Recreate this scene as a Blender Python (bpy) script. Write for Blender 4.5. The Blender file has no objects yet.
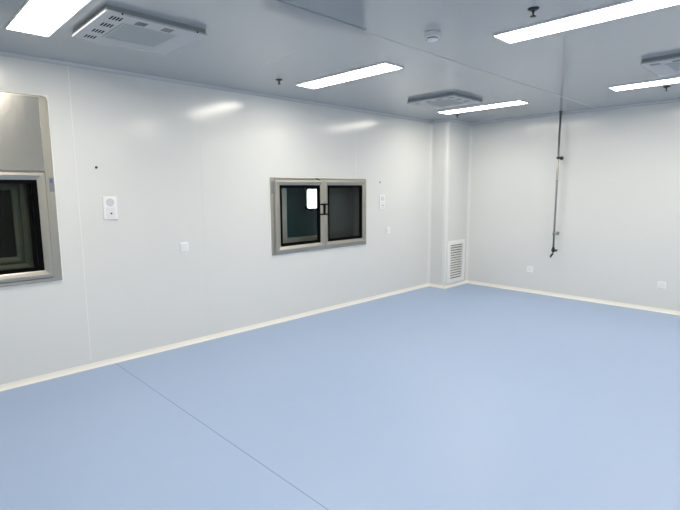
import bpy, bmesh, math
from mathutils import Vector, Matrix

# ------------------------------------------------------------ camera, world, exposure
S = bpy.context.scene
C = S.collection
cd = bpy.data.cameras.new('camera')
cam = bpy.data.objects.new('camera', cd)
C.objects.link(cam)
cd.sensor_width = 36.0
cd.lens = 478.5217 * 36.0 / 680.0
cd.clip_start = 0.02
cam.location = (-7.28786, -4.63544, 1.62069)
PITCH, ROLL, YAW = -0.135832, -0.005954, 0.796975
fw = Vector((math.cos(YAW)*math.cos(PITCH), math.sin(YAW)*math.cos(PITCH), math.sin(PITCH)))
rt = fw.cross(Vector((0, 0, 1))).normalized()
up = rt.cross(fw)
r2 = rt*math.cos(ROLL) + up*math.sin(ROLL)
u2 = -rt*math.sin(ROLL) + up*math.cos(ROLL)
cam.rotation_euler = Matrix((r2, u2, -fw)).transposed().to_euler()
S.camera = cam
w = bpy.data.worlds.new('world')
S.world = w
w.use_nodes = True
w.node_tree.nodes['Background'].inputs['Color'].default_value = (0.03, 0.035, 0.04, 1)
w.node_tree.nodes['Background'].inputs['Strength'].default_value = 0.2
S.view_settings.view_transform = 'Standard'
S.view_settings.look = 'None'
S.view_settings.exposure = 0.0
S.view_settings.gamma = 1.0
S.view_settings.use_curve_mapping = False
LAMP = 28.7            # radiance of the LED diffusers

H = 2.7               # ceiling height
X0, Y0 = -7.75, -6.9  # far ends of the room (corner of the two seen walls is the origin)
T = 0.05              # thickness of the wall panels
CX, CY = -0.674, -0.315   # boxed column in the corner

# ------------------------------------------------------------ materials
def srgb(r, g, b):
    f = lambda c: (c/255/12.92) if c/255 <= 0.04045 else ((c/255+0.055)/1.055)**2.4
    return (f(r), f(g), f(b), 1)

def mat(name, col, rough=0.5, metal=0.0, spec=0.5, noise=0.0, nscale=40.0, stretch=None, bump=0.0, coat=0.0, rnoise=0.0):
    m = bpy.data.materials.new(name)
    m.use_nodes = True
    nt = m.node_tree
    b = nt.nodes['Principled BSDF']
    b.inputs['Base Color'].default_value = col
    b.inputs['Roughness'].default_value = rough
    b.inputs['Metallic'].default_value = metal
    b.inputs['Specular IOR Level'].default_value = spec
    b.inputs['Coat Weight'].default_value = coat
    b.inputs['Coat Roughness'].default_value = 0.12
    if noise or bump or rnoise:
        tc = nt.nodes.new('ShaderNodeTexCoord')
        mp = nt.nodes.new('ShaderNodeMapping')
        mp.inputs['Scale'].default_value = stretch or (1, 1, 1)
        n = nt.nodes.new('ShaderNodeTexNoise')
        n.inputs['Scale'].default_value = nscale
        n.inputs['Detail'].default_value = 4
        nt.links.new(tc.outputs['Object'], mp.inputs['Vector'])
        nt.links.new(mp.outputs['Vector'], n.inputs['Vector'])
        if noise:
            mx = nt.nodes.new('ShaderNodeMix')
            mx.data_type = 'RGBA'
            mx.inputs[6].default_value = tuple(c*(1-noise) for c in col[:3]) + (1,)
            mx.inputs[7].default_value = tuple(min(1, c*(1+noise)) for c in col[:3]) + (1,)
            nt.links.new(n.outputs['Fac'], mx.inputs[0])
            nt.links.new(mx.outputs[2], b.inputs['Base Color'])
        if rnoise:
            mr = nt.nodes.new('ShaderNodeMapRange')
            mr.inputs['To Min'].default_value = max(0.02, rough-rnoise)
            mr.inputs['To Max'].default_value = rough+rnoise
            nt.links.new(n.outputs['Fac'], mr.inputs['Value'])
            nt.links.new(mr.outputs['Result'], b.inputs['Roughness'])
        if bump:
            bp = nt.nodes.new('ShaderNodeBump')
            bp.inputs['Strength'].default_value = bump
            bp.inputs['Distance'].default_value = 0.002
            nt.links.new(n.outputs['Fac'], bp.inputs['Height'])
            nt.links.new(bp.outputs['Normal'], b.inputs['Normal'])
    return m

def emit(name, col, strength):
    m = bpy.data.materials.new(name)
    m.use_nodes = True
    nt = m.node_tree
    nt.nodes.clear()
    o = nt.nodes.new('ShaderNodeOutputMaterial')
    e = nt.nodes.new('ShaderNodeEmission')
    e.inputs['Color'].default_value = col
    e.inputs['Strength'].default_value = strength
    nt.links.new(e.outputs[0], o.inputs[0])
    return m

def glass(name, tint, rough=0.03):
    m = bpy.data.materials.new(name)
    m.use_nodes = True
    nt = m.node_tree
    nt.nodes.clear()
    o = nt.nodes.new('ShaderNodeOutputMaterial')
    t = nt.nodes.new('ShaderNodeBsdfTransparent')
    t.inputs['Color'].default_value = tint
    g = nt.nodes.new('ShaderNodeBsdfGlossy')
    g.inputs['Roughness'].default_value = rough
    fr = nt.nodes.new('ShaderNodeFresnel')
    fr.inputs['IOR'].default_value = 1.2
    mx = nt.nodes.new('ShaderNodeMixShader')
    nt.links.new(fr.outputs[0], mx.inputs[0])
    nt.links.new(t.outputs[0], mx.inputs[1])
    nt.links.new(g.outputs[0], mx.inputs[2])
    nt.links.new(mx.outputs[0], o.inputs[0])
    return m

M = {}
M['wall'] = mat('wall_panel_steel', (0.74, 0.75, 0.745, 1), 0.17, spec=0.5, rnoise=0.02, nscale=3)
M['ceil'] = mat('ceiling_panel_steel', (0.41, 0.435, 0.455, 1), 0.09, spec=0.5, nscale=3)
M['seal'] = mat('white_sealant', (0.82, 0.83, 0.82, 1), 0.35)
M['cseam'] = mat('ceiling_seam', (0.42, 0.45, 0.47, 1), 0.5)
M['trim'] = mat('white_coving', (0.80, 0.81, 0.80, 1), 0.14)
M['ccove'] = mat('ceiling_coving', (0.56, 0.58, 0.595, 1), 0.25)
M['skirt'] = mat('cream_coving', (0.93, 0.905, 0.83, 1), 0.35)
M['floor'] = mat('blue_vinyl', (0.345, 0.455, 0.665, 1), 0.42, spec=0.5, noise=0.02, nscale=1.5, rnoise=0.04)
M['weld'] = mat('floor_weld_seam', (0.20, 0.28, 0.46, 1), 0.5)
M['steel'] = mat('brushed_stainless', (0.40, 0.395, 0.375, 1), 0.24, metal=1.0, noise=0.03, nscale=6, stretch=(12, 1, 0.6), rnoise=0.05)
M['steelh'] = mat('brushed_stainless_frame', (0.45, 0.43, 0.38, 1), 0.34, metal=1.0, rnoise=0.03, nscale=5)
M['steeld'] = mat('dull_stainless', (0.42, 0.42, 0.38, 1), 0.45, metal=0.7, noise=0.05, nscale=20)
M['gasket'] = mat('black_gasket', (0.002, 0.002, 0.003, 1), 0.8, spec=0.05)
M['glass'] = glass('window_glass', (0.90, 0.92, 0.92, 1))
M['dglass'] = glass('dark_tinted_glass', (0.62, 0.65, 0.62, 1))
M['grey'] = mat('dark_grey_panel', (0.038, 0.046, 0.044, 1), 0.6, noise=0.03)
M['black'] = mat('black_panel', (0.012, 0.014, 0.015, 1), 0.35)
M['teal'] = mat('dark_teal_paint', (0.02, 0.36, 0.44, 1), 0.5, noise=0.03, nscale=5)
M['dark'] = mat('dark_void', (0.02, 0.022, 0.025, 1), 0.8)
M['passage'] = mat('grey_passage_paint', (0.35, 0.37, 0.38, 1), 0.6)
M['white'] = mat('white_plastic', (0.90, 0.90, 0.91, 1), 0.35)
M['offw'] = mat('off_white_plastic', (0.80, 0.81, 0.83, 1), 0.4)
M['pgrey'] = mat('light_grey_plastic', (0.52, 0.55, 0.60, 1), 0.5)
M['powder'] = mat('white_powder_coat', (0.47, 0.49, 0.51, 1), 0.4)
M['mesh'] = mat('grey_filter_mesh', (0.36, 0.39, 0.40, 1), 0.7, noise=0.15, nscale=300)
M['edge'] = mat('grey_gap_shade', (0.24, 0.265, 0.285, 1), 0.45)  # shade of the gap under the ceiling, put into the colour
M['chrome'] = mat('chrome', (0.45, 0.45, 0.46, 1), 0.2, metal=1.0)
M['pipe'] = mat('grey_steel_pipe', (0.38, 0.37, 0.36, 1), 0.3, metal=0.9, noise=0.05, nscale=30)
M['blk'] = mat('black_metal', (0.02, 0.022, 0.025, 1), 0.4)
M['bluetag'] = mat('blue_print', (0.10, 0.13, 0.32, 1), 0.5)
M['tag'] = mat('grey_film_sticker', (0.22, 0.23, 0.24, 1), 0.5)
M['led'] = emit('led_diffuser', (1.0, 0.935, 0.81, 1), LAMP)
M['lit'] = emit('lit_room_beyond', (1.0, 0.98, 0.97, 1), 2.6)

# ------------------------------------------------------------ mesh helpers
class MB:
    def __init__(s):
        s.bm = bmesh.new()
    def face(s, pts, mi=0, smooth=False):
        f = s.bm.faces.new([s.bm.verts.new(p) for p in pts])
        f.material_index = mi
        f.smooth = smooth
        return f
    def box(s, x0, x1, y0, y1, z0, z1, mi=0):
        v = [s.bm.verts.new((x, y, z)) for x in (x0, x1) for y in (y0, y1) for z in (z0, z1)]
        for q in ((0, 1, 3, 2), (4, 6, 7, 5), (0, 4, 5, 1), (2, 3, 7, 6), (0, 2, 6, 4), (1, 5, 7, 3)):
            s.bm.faces.new([v[i] for i in q]).material_index = mi
        return s
    def plate(s, a0, a1, b0, b1, c0, c1, holes, axes, mi=0):
        """slab spanning (a,b) with thickness c0..c1 and rectangular holes (a0,a1,b0,b1); axes = which xyz index is a, b, c"""
        A = sorted({a0, a1, *[h[0] for h in holes], *[h[1] for h in holes]})
        B = sorted({b0, b1, *[h[2] for h in holes], *[h[3] for h in holes]})
        A = [x for x in A if a0 <= x <= a1]; B = [x for x in B if b0 <= x <= b1]
        def solid(i, j):
            if not (0 <= i < len(A)-1 and 0 <= j < len(B)-1): return False
            x, y = (A[i]+A[i+1])/2, (B[j]+B[j+1])/2
            return not any(h[0] < x < h[1] and h[2] < y < h[3] for h in holes)
        cache = {}
        def V(a, b, c):
            k = (a, b, c)
            if k not in cache:
                p = [0, 0, 0]; p[axes[0]] = a; p[axes[1]] = b; p[axes[2]] = c
                cache[k] = s.bm.verts.new(p)
            return cache[k]
        def F(*vs):
            s.bm.faces.new(vs).material_index = mi
        for i in range(len(A)-1):
            for j in range(len(B)-1):
                if not solid(i, j): continue
                p, q, r, t = A[i], A[i+1], B[j], B[j+1]
                F(V(p, r, c0), V(p, t, c0), V(q, t, c0), V(q, r, c0))
                F(V(p, r, c1), V(q, r, c1), V(q, t, c1), V(p, t, c1))
                if not solid(i-1, j): F(V(p, r, c0), V(p, r, c1), V(p, t, c1), V(p, t, c0))
                if not solid(i+1, j): F(V(q, r, c0), V(q, t, c0), V(q, t, c1), V(q, r, c1))
                if not solid(i, j-1): F(V(p, r, c0), V(q, r, c0), V(q, r, c1), V(p, r, c1))
                if not solid(i, j+1): F(V(p, t, c0), V(p, t, c1), V(q, t, c1), V(q, t, c0))
        return s
    def prism(s, pts, o, a, b, l, mi=0, smooth=False):
        """2-D outline pts in axes a,b from origin o, swept along vector l"""
        o, a, b, l = map(Vector, (o, a, b, l))
        n = len(pts)
        v0 = [s.bm.verts.new(o + a*x + b*y) for x, y in pts]
        v1 = [s.bm.verts.new(o + a*x + b*y + l) for x, y in pts]
        for i in range(n):
            f = s.bm.faces.new((v0[i], v0[(i+1) % n], v1[(i+1) % n], v1[i]))
            f.material_index = mi; f.smooth = smooth
        s.bm.faces.new(v0[::-1]).material_index = mi
        s.bm.faces.new(v1).material_index = mi
        return s
    def lathe(s, prof, o=(0, 0, 0), axis='z', n=32, mi=0, smooth=True):
        """profile of (radius, height), capped"""
        o = Vector(o)
        def P(r, h, t):
            x, y = r*math.cos(t), r*math.sin(t)
            return o + (Vector((x, y, h)) if axis == 'z' else Vector((x, h, y)) if axis == 'y' else Vector((h, x, y)))
        rings = []
        for r, h in prof:
            rings.append([s.bm.verts.new(P(r, h, 2*math.pi*i/n)) for i in range(n)])
        for k in range(len(rings)-1):
            for i in range(n):
                f = s.bm.faces.new((rings[k][i], rings[k][(i+1) % n], rings[k+1][(i+1) % n], rings[k+1][i]))
                f.material_index = mi; f.smooth = smooth
        for rg in (rings[0], rings[-1]):
            s.bm.faces.new(rg).material_index = mi
        return s
    def tube(s, pts, rad, n=14, mi=0):
        pts = [Vector(p) for p in pts]
        rads = rad if isinstance(rad, (list, tuple)) else [rad]*len(pts)
        rings = []
        for i, p in enumerate(pts):
            d = (pts[min(i+1, len(pts)-1)] - pts[max(i-1, 0)]).normalized()
            h = Vector((1, 0, 0)) if abs(d.x) < 0.8 else Vector((0, 1, 0))
            a = d.cross(h).normalized(); b = d.cross(a)
            rings.append([s.bm.verts.new(p + (a*math.cos(2*math.pi*k/n) + b*math.sin(2*math.pi*k/n))*rads[i]) for k in range(n)])
        for k in range(len(rings)-1):
            for i in range(n):
                f = s.bm.faces.new((rings[k][i], rings[k][(i+1) % n], rings[k+1][(i+1) % n], rings[k+1][i]))
                f.material_index = mi; f.smooth = True
        for rg in (rings[0], rings[-1]):
            s.bm.faces.new(rg).material_index = mi
        return s
    def build(s, name, mats, parent=None, bevel=0.0, seg=2):
        bmesh.ops.recalc_face_normals(s.bm, faces=s.bm.faces)
        me = bpy.data.meshes.new(name)
        s.bm.to_mesh(me); s.bm.free()
        for m in (mats if isinstance(mats, list) else [mats]):
            me.materials.append(M[m])
        o = bpy.data.objects.new(name, me)
        C.objects.link(o)
        if parent: o.parent = parent
        if bevel:
            md = o.modifiers.new('bevel', 'BEVEL')
            md.width = bevel; md.segments = seg; md.limit_method = 'ANGLE'
        return o

def tag(o, label, cat, group=None):
    o['label'] = label; o['category'] = cat
    if group: o['group'] = group
    return o
def thing(name, label, cat, loc, group=None):
    o = bpy.data.objects.new(name, None)
    o.empty_display_size = 0.05
    C.objects.link(o); o.location = loc
    return tag(o, label, cat, group)
def struct(o):
    o['kind'] = 'structure'
    return o
def copy_thing(root, loc, label, rotz=0.0):
    r = root.copy(); C.objects.link(r); r.location = loc; r.rotation_euler = (0, 0, rotz); r['label'] = label
    for ch in list(root.children):
        c = ch.copy(); C.objects.link(c); c.parent = r
        for g in list(ch.children):
            d = g.copy(); C.objects.link(d); d.parent = c
    return r

# ------------------------------------------------------------ room shell
# window extents in the left wall: x0, x1, z0, z1 of the outer frame
W1 = (-7.05, -6.152, 0.857, 2.397)
W2 = (-3.905, -2.247, 0.843, 1.765)
b = MB()
b.plate(X0, 0, Y0, 0, -0.05, 0, [], (0, 1, 2))
b.box(-5.7705, -5.7645, Y0+0.06, -0.02, 0.0, 0.0006, 1)        # welded joint between two vinyl sheets
struct(b.build('floor', ['floor', 'weld']))

b = MB()
b.plate(X0, 0, Y0, 0, H, H+0.05, [], (0, 1, 2))
b.box(X0+0.05, -0.1, -2.272, -2.266, H-0.0012, H, 1)            # panel joints
b.box(-4.723, -4.719, -1.56, -1.06, H-0.0010, H, 1)
b.box(X0+0.05, -4.76, -2.318, -2.285, H-0.010, H, 0)            # proud joint cover strip
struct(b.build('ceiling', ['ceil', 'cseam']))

I = 0.03   # the wall opening is this much smaller than the frame flange
b = MB()
b.plate(X0-T, T, 0, H, 0, T, [(W1[0]+I, W1[1]-I, W1[2]+I, W1[3]-I), (W2[0]+I, W2[1]-I, W2[2]+I, W2[3]-I)], (0, 2, 1))
for x in (-5.97, -4.775):
    b.box(x-0.003, x+0.003, -0.001, 0, 0.07, H-0.035, 1 if x < -5 else 0)
b.box(-2.444, -2.438, -0.001, 0, W2[3]+0.02, H-0.05, 1)
b.box(-1.26, -1.255, -0.0008, 0, 0.07, H-0.05, 0)
struct(b.build('wall_left', ['wall', 'seal']))
b = MB()
b.plate(Y0, 0, 0, H, 0, T, [], (1, 2, 0))
for y in (-1.50, -2.68, -3.86):
    b.box(-0.0006, 0, y-0.002, y+0.002, 0.07, H-0.05, 0)
struct(b.build('wall_right', ['wall']))
struct(MB().plate(X0-T, T, 0, H, Y0-T, Y0, [], (0, 2, 1)).build('wall_front', 'wall'))
struct(MB().plate(Y0, 0, 0, H, X0-T, X0, [], (1, 2, 0)).build('wall_back', 'wall'))

# boxed column in the corner, with the return-air opening in its right face
G = (-0.600, -0.092, 0.070, 0.772)
b = MB()
b.plate(CX, 0, 0, H, CY, CY+0.05, [(G[0]+0.045, G[1]-0.045, G[2]+0.045, G[3]-0.045)], (0, 2, 1))
b.plate(CY+0.05, 0, 0, H, CX, CX+0.05, [], (1, 2, 0))
struct(b.build('wall_column', 'wall'))

# coving between floor and walls
def cove(r, n=6, h=None, lip=0.003):
    """concave quarter profile, touching wall (a=0) and floor (b=0)"""
    h = h or r
    pts = [(0, 0), (r, 0), (r, lip)]
    for i in range(1, n):
        t = math.pi/2*i/n
        pts.append((r-(r-lip)*math.sin(t), h-(h-lip)*math.cos(t)))
    pts += [(lip, h), (0, h)]
    return pts
SK = cove(0.020, 6, 0.050, 0.004)
b = MB(); b.prism(SK, (X0, 0, 0), (0, -1, 0), (0, 0, 1), (CX-X0, 0, 0)); struct(b.build('baseboard_left', 'skirt'))
b = MB()
b.prism(SK, (CX, 0, 0), (-1, 0, 0), (0, 0, 1), (0, CY-0.020, 0))
b.prism(SK, (CX-0.020, CY, 0), (0, -1, 0), (0, 0, 1), (-CX+0.020, 0, 0))
struct(b.build('baseboard_column', 'skirt'))
b = MB(); b.prism(SK, (0, CY, 0), (-1, 0, 0), (0, 0, 1), (0, Y0-CY, 0)); struct(b.build('baseboard_right', 'skirt'))
# coving between ceiling and walls
CK = cove(0.030, 7, 0.030, 0.003)
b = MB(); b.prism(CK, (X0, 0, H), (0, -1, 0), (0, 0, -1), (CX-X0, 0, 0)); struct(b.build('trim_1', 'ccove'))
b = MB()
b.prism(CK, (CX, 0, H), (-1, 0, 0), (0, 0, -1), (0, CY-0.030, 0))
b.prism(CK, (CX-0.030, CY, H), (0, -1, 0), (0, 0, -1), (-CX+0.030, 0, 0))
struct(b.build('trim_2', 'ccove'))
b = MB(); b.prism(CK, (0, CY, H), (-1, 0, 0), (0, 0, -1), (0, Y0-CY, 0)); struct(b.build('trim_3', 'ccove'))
# upright corner strips
VK = cove(0.032, 7, 0.032, 0.003)
b = MB(); b.prism(VK, (CX, 0, 0.06), (-1, 0, 0), (0, -1, 0), (0, 0, H-0.105)); struct(b.build('trim_4', 'trim'))
b = MB(); b.prism(VK, (0, CY, 0.06), (-1, 0, 0), (0, -1, 0), (0, 0, H-0.105)); struct(b.build('trim_5', 'trim'))
R = 0.006
pts = [(0, 0), (0.055, 0), (0.055, -R)] + [(0.018-R-(0.018)*math.sin(t), 0.018-R-0.018*math.cos(t)) for t in [math.pi/2*i/6 for i in range(7)]] + [(-R, 0.055), (0, 0.055)]
b = MB(); b.prism(pts, (CX, CY, 0.06), (1, 0, 0), (0, 1, 0), (0, 0, H-0.105)); struct(b.build('trim_6', 'trim'))

# ------------------------------------------------------------ pass-through windows in the left wall
def rect_frame(b, x0, x1, z0, z1, wd, y0, y1, mi=0):
    b.plate(x0, x1, z0, z1, y0, y1, [(x0+wd, x1-wd, z0+wd, z1-wd)], (0, 2, 1), mi)

def mitred(b, x0, x1, z0, z1, wd, yf, yb, ch=0.012):
    """rectangular frame of four mitred bars with a chamfered inner and outer edge"""
    def ring(e, y): return [(x0+e, y, z0+e), (x1-e, y, z0+e), (x1-e, y, z1-e), (x0+e, y, z1-e)]
    prof = [(0, yb), (0, yf+ch*0.6), (ch*0.6, yf), (wd*0.45, yf-0.002), (wd*0.9, yf+ch*0.45), (wd, yf+ch*0.8), (wd, yb)]
    rs = [[b.bm.verts.new(p) for p in ring(e, y)] for e, y in prof]
    for k in range(len(rs)):
        A, B = rs[k], rs[(k+1) % len(rs)]
        for i in range(4):
            b.bm.faces.new((A[i], A[(i+1) % 4], B[(i+1) % 4], B[i]))

# --- the two-leaf window in the middle of the wall
ox, oz = W2[0], W2[2]
win = thing('pass_through_window', 'stainless steel two-pane pass-through window in the middle of the left wall', 'window', (ox, 0, oz))
WW, WH = W2[1]-W2[0], W2[3]-W2[2]
b = MB(); mitred(b, 0, WW, 0, WH, 0.062, -0.022, 0, 0.01)
b.build('outer_frame', 'steelh', win)
LX0, LX1 = 0.044, WW-0.022          # leaf frame
fz0, fz1 = 0.022, WH-0.012
mx0, mx1 = 0.768, 0.896             # mullion
b = MB()
def mull_frame(b):
    yf, yb, ch, wd = -0.040, -0.010, 0.022, 0.075
    for (a0, a1, l, r) in ((LX0, (mx0+mx1)/2, wd, (mx1-mx0)/2), ((mx0+mx1)/2, LX1, (mx1-mx0)/2, wd)):
        prof = [(0, yb), (0, yf+0.008), (0.010, yf), (0.50, yf-0.004), (0.90, yf+0.006), (1, yf+0.009), (1, yb)]
        rings = []
        for e, y in prof:
            f = e if e in (0, 1) or e >= 0.5 else e/wd
            rings.append([b.bm.verts.new(p) for p in ((a0+l*f, y, fz0+wd*f), (a1-r*f, y, fz0+wd*f), (a1-r*f, y, fz1-wd*f), (a0+l*f, y, fz1-wd*f))])
        for k in range(len(rings)):
            A, B = rings[k], rings[(k+1) % len(rings)]
            for i in range(4):
                b.bm.faces.new((A[i], A[(i+1) % 4], B[(i+1) % 4], B[i]))
mull_frame(b)
b.build('frame', 'steelh', win)
gl = [(LX0+0.075, mx0), (mx1, LX1-0.075)]
gz0, gz1 = fz0+0.075, fz1-0.075
for i, (a, c) in enumerate(gl):
    b = MB(); rect_frame(b, a, c, gz0, gz1, 0.036, -0.027, -0.004)
    g = b.build('gasket', 'gasket', win)
    MB().box(a+0.028, c-0.028, -0.016, -0.010, gz0+0.028, gz1-0.028).build('glass_pane', 'glass', win)
b = MB()                                                        # latch pair across the mullion
for z in (1.433-oz, 1.305-oz):
    b.box(mx0-0.005, mx1+0.005, -0.050, -0.034, z-0.010, z+0.010)
b.box((mx0+mx1)/2-0.014, (mx0+mx1)/2+0.014, -0.053, -0.036, 1.295-oz, 1.443-oz)
b.build('latch', 'gasket', win, 0.003)
MB().box(0.006, 0.044, -0.0240, -0.0215, 1.575-oz, 1.715-oz).build('film_sticker', 'tag', win)
b = MB(); b.tube([(0.70, -0.030, WH-0.004), (0.735, -0.034, WH-0.018), (0.765, -0.032, WH-0.030)], [0.006, 0.010, 0.008]); b.build('hinge_pin', 'blk', win)
# liner box through the wall and the far leaf
LD = 0.235
b = MB()
lx0, lx1, lz0, lz1 = 0.034, WW-0.034, 0.034, WH-0.034
b.box(lx0, lx0+0.003, 0.001, LD, lz0, lz1); b.box(lx1-0.003, lx1, 0.001, LD, lz0, lz1)
b.box(lx0, lx1, 0.001, LD, lz0, lz0+0.003); b.box(lx0, lx1, 0.001, LD, lz1-0.003, lz1)
b.build('liner', 'steeld', win)
b = MB()
b.plate(lx0+0.003, lx1-0.003, lz0+0.003, lz1-0.003, LD-0.03, LD, [(0.405, 1.03, 0.165, lz1-0.06)], (0, 2, 1))
b.box(0.10, 0.31, LD-0.045, LD-0.03, 0.05, lz1-0.02)
b.box(0.14, 1.05, LD-0.04, LD-0.03, 0.07, 0.15)
b.build('rear_frame', 'steeld', win)
MB().box(0.40, 1.035, LD-0.012, LD-0.008, 0.16, lz1-0.055).build('rear_glass', 'glass', win)
MB().box(1.02, lx1-0.01, LD-0.042, LD-0.032, 0.05, lz1-0.01).build('rear_panel', 'grey', win)

# the passage behind it: dark room with a teal door that has a lit vision panel
DY = 1.30
struct(MB().box(-7.8, 1.0, DY+0.05, DY+0.10, 0, H).build('wall_passage_rear', 'passage'))
struct(MB().box(-7.85, -7.8, T, DY+0.10, 0, H).build('wall_passage_left', 'passage'))
struct(MB().box(1.0, 1.05, T, DY+0.10, 0, H).build('wall_passage_right', 'passage'))
struct(MB().box(-7.85, 1.05, T, DY+0.10, H, H+0.05).build('ceiling_passage', 'passage'))
struct(MB().box(-7.85, 1.05, T, DY+0.10, -0.05, 0).build('floor_passage', 'passage'))

# --- the tall unit at the left edge of the photo
ox, oz = W1[0], W1[2]
u = thing('pass_box', 'tall stainless steel pass box with one dark window at the left edge of the photo', 'pass box', (ox, 0, oz))
UW, UH = W1[1]-W1[0], W1[3]-W1[2]
# outline with cut top corners
def out(e, c=0.035):
    return [(e, e), (UW-e, e), (UW-e, UH-e-c), (UW-e-c*0.3, UH-e-c*0.3), (UW-e-c, UH-e), (e+c, UH-e), (e+c*0.3, UH-e-c*0.3), (e, UH-e-c)]
SP = 1.783-oz     # split between cover and leaf
b = MB()
rs = []
for e, y in ((0, 0), (0, -0.018), (0.007, -0.026), (0.030, -0.026), (0.030, 0)):
    rs.append([b.bm.verts.new((x, y, z)) for x, z in out(e)])
for k in range(5):
    A, B = rs[k], rs[(k+1) % 5]
    for i in range(8):
        b.bm.faces.new((A[i], A[(i+1) % 8], B[(i+1) % 8], B[i]))
b.box(UW-0.068, UW-0.030, -0.024, -0.001, 0.030, UH-0.05)
b.box(0.030, 0.068, -0.024, -0.001, 0.030, UH-0.05)
b.build('outer_frame', 'steelh', u)
b = MB(); b.box(0.065, UW-0.066, -0.032, -0.002, SP+0.004, UH-0.016); b.build('cover_panel', 'steel', u, 0.003)
MB().box(0.028, UW-0.028, -0.020, -0.002, SP, UH-0.028).build('cover_back', 'steelh', u)
b = MB(); mitred(b, 0.060, UW-0.064, 0.036, SP-0.002, 0.066, -0.040, -0.004); b.build('frame', 'steelh', u)
b = MB(); rect_frame(b, 0.122, UW-0.126, 0.098, SP-0.064, 0.036, -0.030, -0.006); b.build('gasket', 'gasket', u)
MB().box(0.155, UW-0.159, -0.018, -0.013, 0.131, SP-0.097).build('glass_pane', 'dglass', u)
b = MB()
b.box(0.034, 0.037, 0.001, LD, 0.034, SP); b.box(UW-0.122, UW-0.118, 0.001, LD, 0.034, SP)
b.box(0.034, UW-0.118, 0.001, LD, 0.090, 0.094); b.box(0.034, UW-0.118, 0.001, LD, SP-0.03, SP-0.026)
b.build('liner', 'steeld', u)
b = MB(); mitred(b, 0.10, UW-0.160, 0.095, SP-0.04, 0.055, LD-0.04, LD-0.005)
mitred(b, 0.15, UW-0.215, 0.15, SP-0.09, 0.06, LD-0.03, LD-0.005)
b.build('rear_frame', 'steeld', u)
MB().box(0.037, UW-0.122, LD-0.010, LD-0.002, 0.094, SP-0.03).build('rear_panel', 'black', u)
b = MB(); b.box(UW-0.040, UW-0.006, -0.0285, -0.0262, 1.617-oz, 1.735-oz)
st = b.build('film_sticker', 'tag', u)
MB().box(UW-0.034, UW-0.014, -0.0295, -0.0284, 1.690-oz, 1.722-oz).build('blue_print', 'bluetag', st)

# sealant bead around both units stays with the wall
b = MB()
for (x0, x1, z0, z1) in (W1, W2):
    rect_frame(b, x0-0.014, x1+0.014, z0-0.014, z1+0.014, 0.014, -0.004, 0)
struct(b.build('trim_7', 'seal'))

# teal door with lit vision panel, seen through the window
d = thing('passage_door', 'dark teal door with a bright vision panel seen through the left window pane', 'door', (-2.30, DY, 0))
def rrect(x0, x1, z0, z1, r, n=6):
    p = []
    for cx, cz, a0 in ((x1-r, z1-r, 0), (x0+r, z1-r, 90), (x0+r, z0+r, 180), (x1-r, z0+r, 270)):
        for i in range(n+1):
            t = math.radians(a0+90*i/n); p.append((cx+r*math.cos(t), cz+r*math.sin(t)))
    return p
MB().box(-0.70, 1.0, 0, 0.045, 0.0, 2.4).build('door_leaf', 'teal', d)
b = MB()
po, pi = rrect(0.030, 0.40, 1.285, 1.665, 0.07), rrect(0.062, 0.368, 1.317, 1.633, 0.045)
for y0, y1 in ((-0.012, 0.0),):
    A = [b.bm.verts.new((x, y0, z)) for x, z in po]; B = [b.bm.verts.new((x, y0, z)) for x, z in pi]
    A2 = [b.bm.verts.new((x, y1, z)) for x, z in po]; B2 = [b.bm.verts.new((x, y1, z)) for x, z in pi]
    n = len(A)
    for i in range(n):
        j = (i+1) % n
        b.bm.faces.new((A[i], A[j], B[j], B[i])); b.bm.faces.new((A[i], A2[i], A2[j], A[j]))
        b.bm.faces.new((B[i], B[j], B2[j], B2[i])); b.bm.faces.new((A2[i], B2[i], B2[j], A2[j]))
b.build('panel_gasket', 'gasket', d)
MB().prism(pi, (0, -0.004, 0), (1, 0, 0), (0, 0, 1), (0, 0.004, 0)).build('vision_panel', 'lit', d)

# ------------------------------------------------------------ ceiling light panels
def light_panel(loc, label):
    t = thing('ceiling_light', label, 'ceiling light', loc)
    b = MB(); b.plate(-0.129, 0.129, -0.602, 0.602, -0.012, 0, [(-0.120, 0.120, -0.593, 0.593)], (0, 1, 2))
    b.build('frame', 'white', t, 0.002)
    MB().box(-0.120, 0.120, -0.593, 0.593, -0.009, -0.002).build('diffuser', 'led', t)
    return t
LXS = (-6.404, -3.893, -1.322)
LYS = (-1.255, -3.450, -5.660)
lt = light_panel((LXS[1], LYS[0], H), 'slim light panel on the ceiling above the two-pane window')
copy_thing(lt, (LXS[0], LYS[0]-0.045, H), 'light panel cut by the top left corner of the photo, beside the slotted ceiling unit')
copy_thing(lt, (LXS[2], LYS[0]+0.02, H), 'farthest light panel, close to the corner column and a slotted ceiling unit')
copy_thing(lt, (LXS[1], LYS[1], H), 'longest looking light panel at the top right edge of the photo, next to a sprinkler')
copy_thing(lt, (LXS[2]-0.025, LYS[1]+0.015, H), 'light panel cut by the right edge of the photo, near the right wall')
copy_thing(lt, (LXS[0], LYS[1], H), 'light panel overhead of the photographer, in the middle row and nearest the back wall')
for x, lab in zip(LXS, ('beside the back wall', 'in the middle', 'beside the right wall')):
    copy_thing(lt, (x, LYS[2], H), 'light panel of the row behind the photographer, the one ' + lab)

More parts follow.
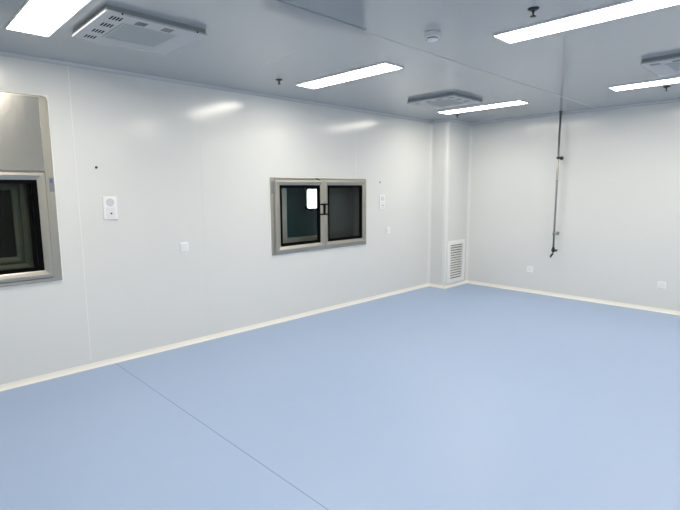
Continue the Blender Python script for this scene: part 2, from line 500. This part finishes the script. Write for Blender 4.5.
# ------------------------------------------------------------ slotted ceiling units
def air_unit(loc, label):
    t = thing('ceiling_air_unit', label, 'air unit', loc, None)
    h = 0.325
    holes = []
    for cy in (-0.237, -0.079, 0.079, 0.237):                    # slots along one edge
        for k in range(4):
            x = -0.270 + k*0.0185
            holes.append((x, x+0.011, cy-0.036, cy+0.036))
    for cx in (-0.085, 0.085):                                   # slots along the next edge
        for k in range(4):
            y = -0.276 + k*0.0185
            holes.append((cx-0.034, cx+0.034, y, y+0.012))
    b = MB(); b.plate(-h, h, -h, h, -0.034, -0.0332, holes, (0, 1, 2))
    b.plate(-h, h, -h, h, -0.0332, -0.022, [(-h+0.004, h-0.004, -h+0.004, h-0.004)], (0, 1, 2)); b.build('face_plate', 'powder', t)
    b = MB(); b.plate(-h+0.006, h-0.006, -h+0.006, h-0.006, -0.022, 0.006, [(-h+0.012, h-0.012, -h+0.012, h-0.012)], (0, 1, 2)); b.build('side_rim', 'edge', t)  # inset neck, coloured dark as a shadow gap
    MB().box(-h+0.008, h-0.008, -h+0.008, h-0.008, -0.0328, -0.024).build('slot_backing', 'gasket', t)  # black sheet standing in for the shade inside the slots
    b = MB(); b.plate(-0.180, 0.180, -0.180, 0.180, -0.038, -0.034, [(-0.170, 0.170, -0.170, 0.170)], (0, 1, 2)); b.build('filter_frame', 'powder', t)
    MB().box(-0.170, 0.170, -0.170, 0.170, -0.036, -0.034).build('filter_mesh', 'mesh', t)
    for x in (-0.23, 0.255):
        b = MB(); b.lathe([(0.006, -h-0.003), (0.006, -h)], (x, 0, -0.028), 'y', 12); b.build('screw', 'blk', t)
    return t
au = air_unit((-5.866, -1.245, H-0.006), 'white square slotted ceiling unit at the top left, beside the cut-off light panel')
copy_thing(au, (-2.150, -1.225, H-0.006), 'small looking slotted ceiling unit near the corner column, beside the farthest light panel')
copy_thing(au, (-2.160, -3.713, H-0.006), 'slotted ceiling unit cut by the right edge of the photo')

# ------------------------------------------------------------ sprinklers and smoke detector
def sprinkler(loc, label):
    t = thing('sprinkler', label, 'sprinkler', loc)
    b = MB(); b.lathe([(0.034, 0), (0.034, -0.003), (0.026, -0.010), (0.014, -0.013)], n=28); b.build('escutcheon', 'blk', t)
    b = MB(); b.lathe([(0.009, -0.013), (0.009, -0.021), (0.006, -0.022)], n=16)
    for sx in (-1, 1):
        b.tube([(0.006*sx, 0, -0.020), (0.010*sx, 0, -0.028), (0.003*sx, 0, -0.041)], 0.0028, 8)
    b.tube([(0, 0, -0.020), (0, 0, -0.040)], 0.0028, 8)
    b.build('body', 'blk', t)
    b = MB(); b.lathe([(0.005, -0.040), (0.016, -0.043), (0.018, -0.047), (0.012, -0.047)], n=20); b.build('deflector', 'blk', t)
    return t
sp = sprinkler((-4.275, -0.705, H), 'black sprinkler left of the slim light panel above the two-pane window')
copy_thing(sp, (-4.297, -3.263, H), 'black sprinkler at the top edge of the photo, above the longest looking light panel')
copy_thing(sp, (-0.975, -0.665, H), 'tiny black sprinkler near the corner column, below the farthest light panel')
copy_thing(sp, (-1.020, -3.275, H), 'tiny black sprinkler near the right edge, below the light panel cut by that edge')

t = thing('smoke_detector', 'round white smoke detector on the ceiling beside the long panel seam', 'smoke detector', (-4.374, -2.586, H))
b = MB(); b.lathe([(0.053, 0), (0.053, -0.012), (0.050, -0.016)], n=40); b.build('base', 'offw', t)
b = MB(); b.lathe([(0.050, -0.016), (0.051, -0.034), (0.047, -0.040)], n=40); b.build('housing', 'offw', t)
b = MB(); b.lathe([(0.040, -0.040), (0.040, -0.047)], n=40); b.build('sensing_slot', 'blk', t)
b = MB(); b.lathe([(0.044, -0.047), (0.043, -0.052), (0.034, -0.058), (0.010, -0.060)], n=40); b.build('cap', 'offw', t)

# ------------------------------------------------------------ things on the left wall
def call_panel(loc, label):
    t = thing('intercom_panel', label, 'intercom', loc)
    MB().box(-0.062, 0.062, -0.014, 0, -0.105, 0.105).build('plate', 'white', t, 0.004)
    b = MB(); b.lathe([(0.034, -0.0175), (0.034, -0.014)], (0, 0, 0.052), 'y', 32); spk = b.build('speaker', 'pgrey', t)
    b = MB()
    for k in range(5):
        z = 0.052 + (k-2)*0.011
        hw = math.sqrt(max(0.0, 0.030**2-((k-2)*0.011)**2))
        b.box(-hw, hw, -0.0185, -0.0175, z-0.0025, z+0.0025)
    b.build('speaker_slots', 'offw', spk)
    MB().box(-0.040, 0.040, -0.0165, -0.014, -0.090, 0.004).build('button_plate', 'offw', t, 0.001)
    b = MB(); b.lathe([(0.008, -0.0195), (0.008, -0.0165)], (0.004, 0, -0.050), 'y', 20); b.build('button', 'blk', t)
    return t
cp = call_panel((-5.711, 0, 1.466), 'white intercom panel beside the tall pass box at the left')
copy_thing(cp, (-1.893, 0, 1.434), 'white intercom panel right of the two-pane window')

def wall_switch(loc, label):
    t = thing('wall_switch', label, 'switch', loc)
    MB().box(-0.045, 0.045, -0.010, 0, -0.047, 0.047).build('plate', 'white', t, 0.003)
    b = MB(); b.prism([(-0.030, -0.010), (0.030, -0.010), (0.030, -0.013), (-0.030, -0.017)], (-0.030, 0, 0), (0, 0, 1), (0, 1, 0), (0.060, 0, 0))
    b.build('rocker', 'offw', t, 0.001)
    return t
sw = wall_switch((-5.010, 0, 1.044), 'square white switch on the left wall between the intercom and the two-pane window')
copy_thing(sw, (-1.750, 0, 1.011), 'white switch on the left wall right of the two-pane window, below the far intercom')

def wall_screw(loc, label):
    b = MB(); b.lathe([(0.005, -0.006), (0.011, -0.004), (0.012, 0)], axis='y', n=20)
    o = b.build('wall_plug', 'blk'); o.location = loc
    return tag(o, label, 'wall plug')
wall_screw((-5.803, 0, 1.830), 'small black plug in the wall above the left intercom panel')
o = wall_screw((-1.934, 0, 1.722), 'small dark plug in the wall above the intercom right of the two-pane window')

# ------------------------------------------------------------ return-air grille on the column
t = thing('return_air_grille', 'white louvred return air grille at the foot of the corner column', 'grille', ((G[0]+G[1])/2, CY, G[2]))
gw, gh = (G[1]-G[0])/2, G[3]-G[2]
b = MB()
rs = []
for e, y in ((0, 0), (0, -0.010), (0.008, -0.014), (0.068, -0.014), (0.072, 0.0)):
    rs.append([b.bm.verts.new(p) for p in ((-gw+e, y, e), (gw-e, y, e), (gw-e, y, gh-e), (-gw+e, y, gh-e))])
for k in range(5):
    A, B = rs[k], rs[(k+1) % 5]
    for i in range(4):
        b.bm.faces.new((A[i], A[(i+1) % 4], B[(i+1) % 4], B[i]))
b.build('frame', 'white', t)
b = MB()
n = 13
for k in range(n):
    z = 0.078 + (gh-0.156)*(k+0.5)/n
    b.prism([(-0.011, -0.010), (-0.009, -0.0115), (0.017, 0.011), (0.015, 0.013)], (-gw+0.062, 0, z), (0, 1, 0), (0, 0, 1), (2*gw-0.124, 0, 0))
b.build('louvres', 'white', t)
MB().box(-gw+0.05, gw-0.05, 0.036, 0.046, 0.05, gh-0.05).build('filter', 'dark', t)  # dark sheet standing in for the shaded recess behind the louvres

# ------------------------------------------------------------ right wall: sockets and pipe
def socket(loc, label):
    t = thing('wall_socket', label, 'socket', loc)
    MB().box(-0.010, 0, -0.047, 0.047, -0.047, 0.047).build('plate', 'white', t, 0.003)
    MB().box(-0.0125, -0.010, -0.031, 0.031, -0.031, 0.031).build('insert', 'offw', t, 0.001)
    return t
so = socket((0, -1.432, 0.370), 'square white socket low on the right wall, below the hanging pipe')
copy_thing(so, (0, -3.185, 0.363), 'square white socket low on the right wall, near the right edge of the photo')

PX, PY = -0.130, -1.820
t = thing('drop_pipe', 'thin grey steel pipe hanging down from the ceiling in front of the right wall', 'pipe', (PX, PY, 0.69))
b = MB(); b.tube([(0, 0, 0.065), (0, 0, H-0.69)], 0.0145, 16); b.lathe([(0.019, 1.03), (0.019, 1.07)], n=16); b.build('pipe', 'pipe', t)
b = MB(); b.lathe([(0.030, H-0.69-0.006), (0.034, H-0.69)], n=24); b.build('ceiling_collar', 'blk', t)
for z, m in ((2.055-0.69, 'blk'), (0.958-0.69, 'pipe')):
    b = MB()
    b.lathe([(0.024, z-0.014), (0.024, z+0.014)], n=20)
    b.tube([(0.02, 0, z), (-PX, 0, z)], 0.009, 12)
    b.box(-0.036, -0.018, -0.010, 0.010, z-0.012, z+0.012)
    b.lathe([(0.026, -PX-0.010), (0.026, -PX)], (0, 0, z), 'x', 24)
    b.tube([(0.020, 0, z), (0.020, -0.050, z-0.004)], [0.012, 0.017], 12)
    b.build('pipe_clamp', m, t)
b = MB()
b.lathe([(0.017, 0.070), (0.021, 0.050), (0.026, 0.034), (0.026, 0.010), (0.017, -0.004)], n=20)
b.tube([(0.0, -0.01, 0.022), (0.0, -0.055, 0.026)], [0.014, 0.018], 12)
b.build('valve_body', 'blk', t)
b = MB(); b.tube([(0.0, 0.0, -0.004), (0, 0.004, -0.030)], 0.008, 12)
b.tube([(0.0, 0.0, -0.028), (-0.004, 0.020, -0.050), (-0.008, 0.034, -0.085)], [0.013, 0.015, 0.012], 12)
b.build('nozzle', 'blk', t)
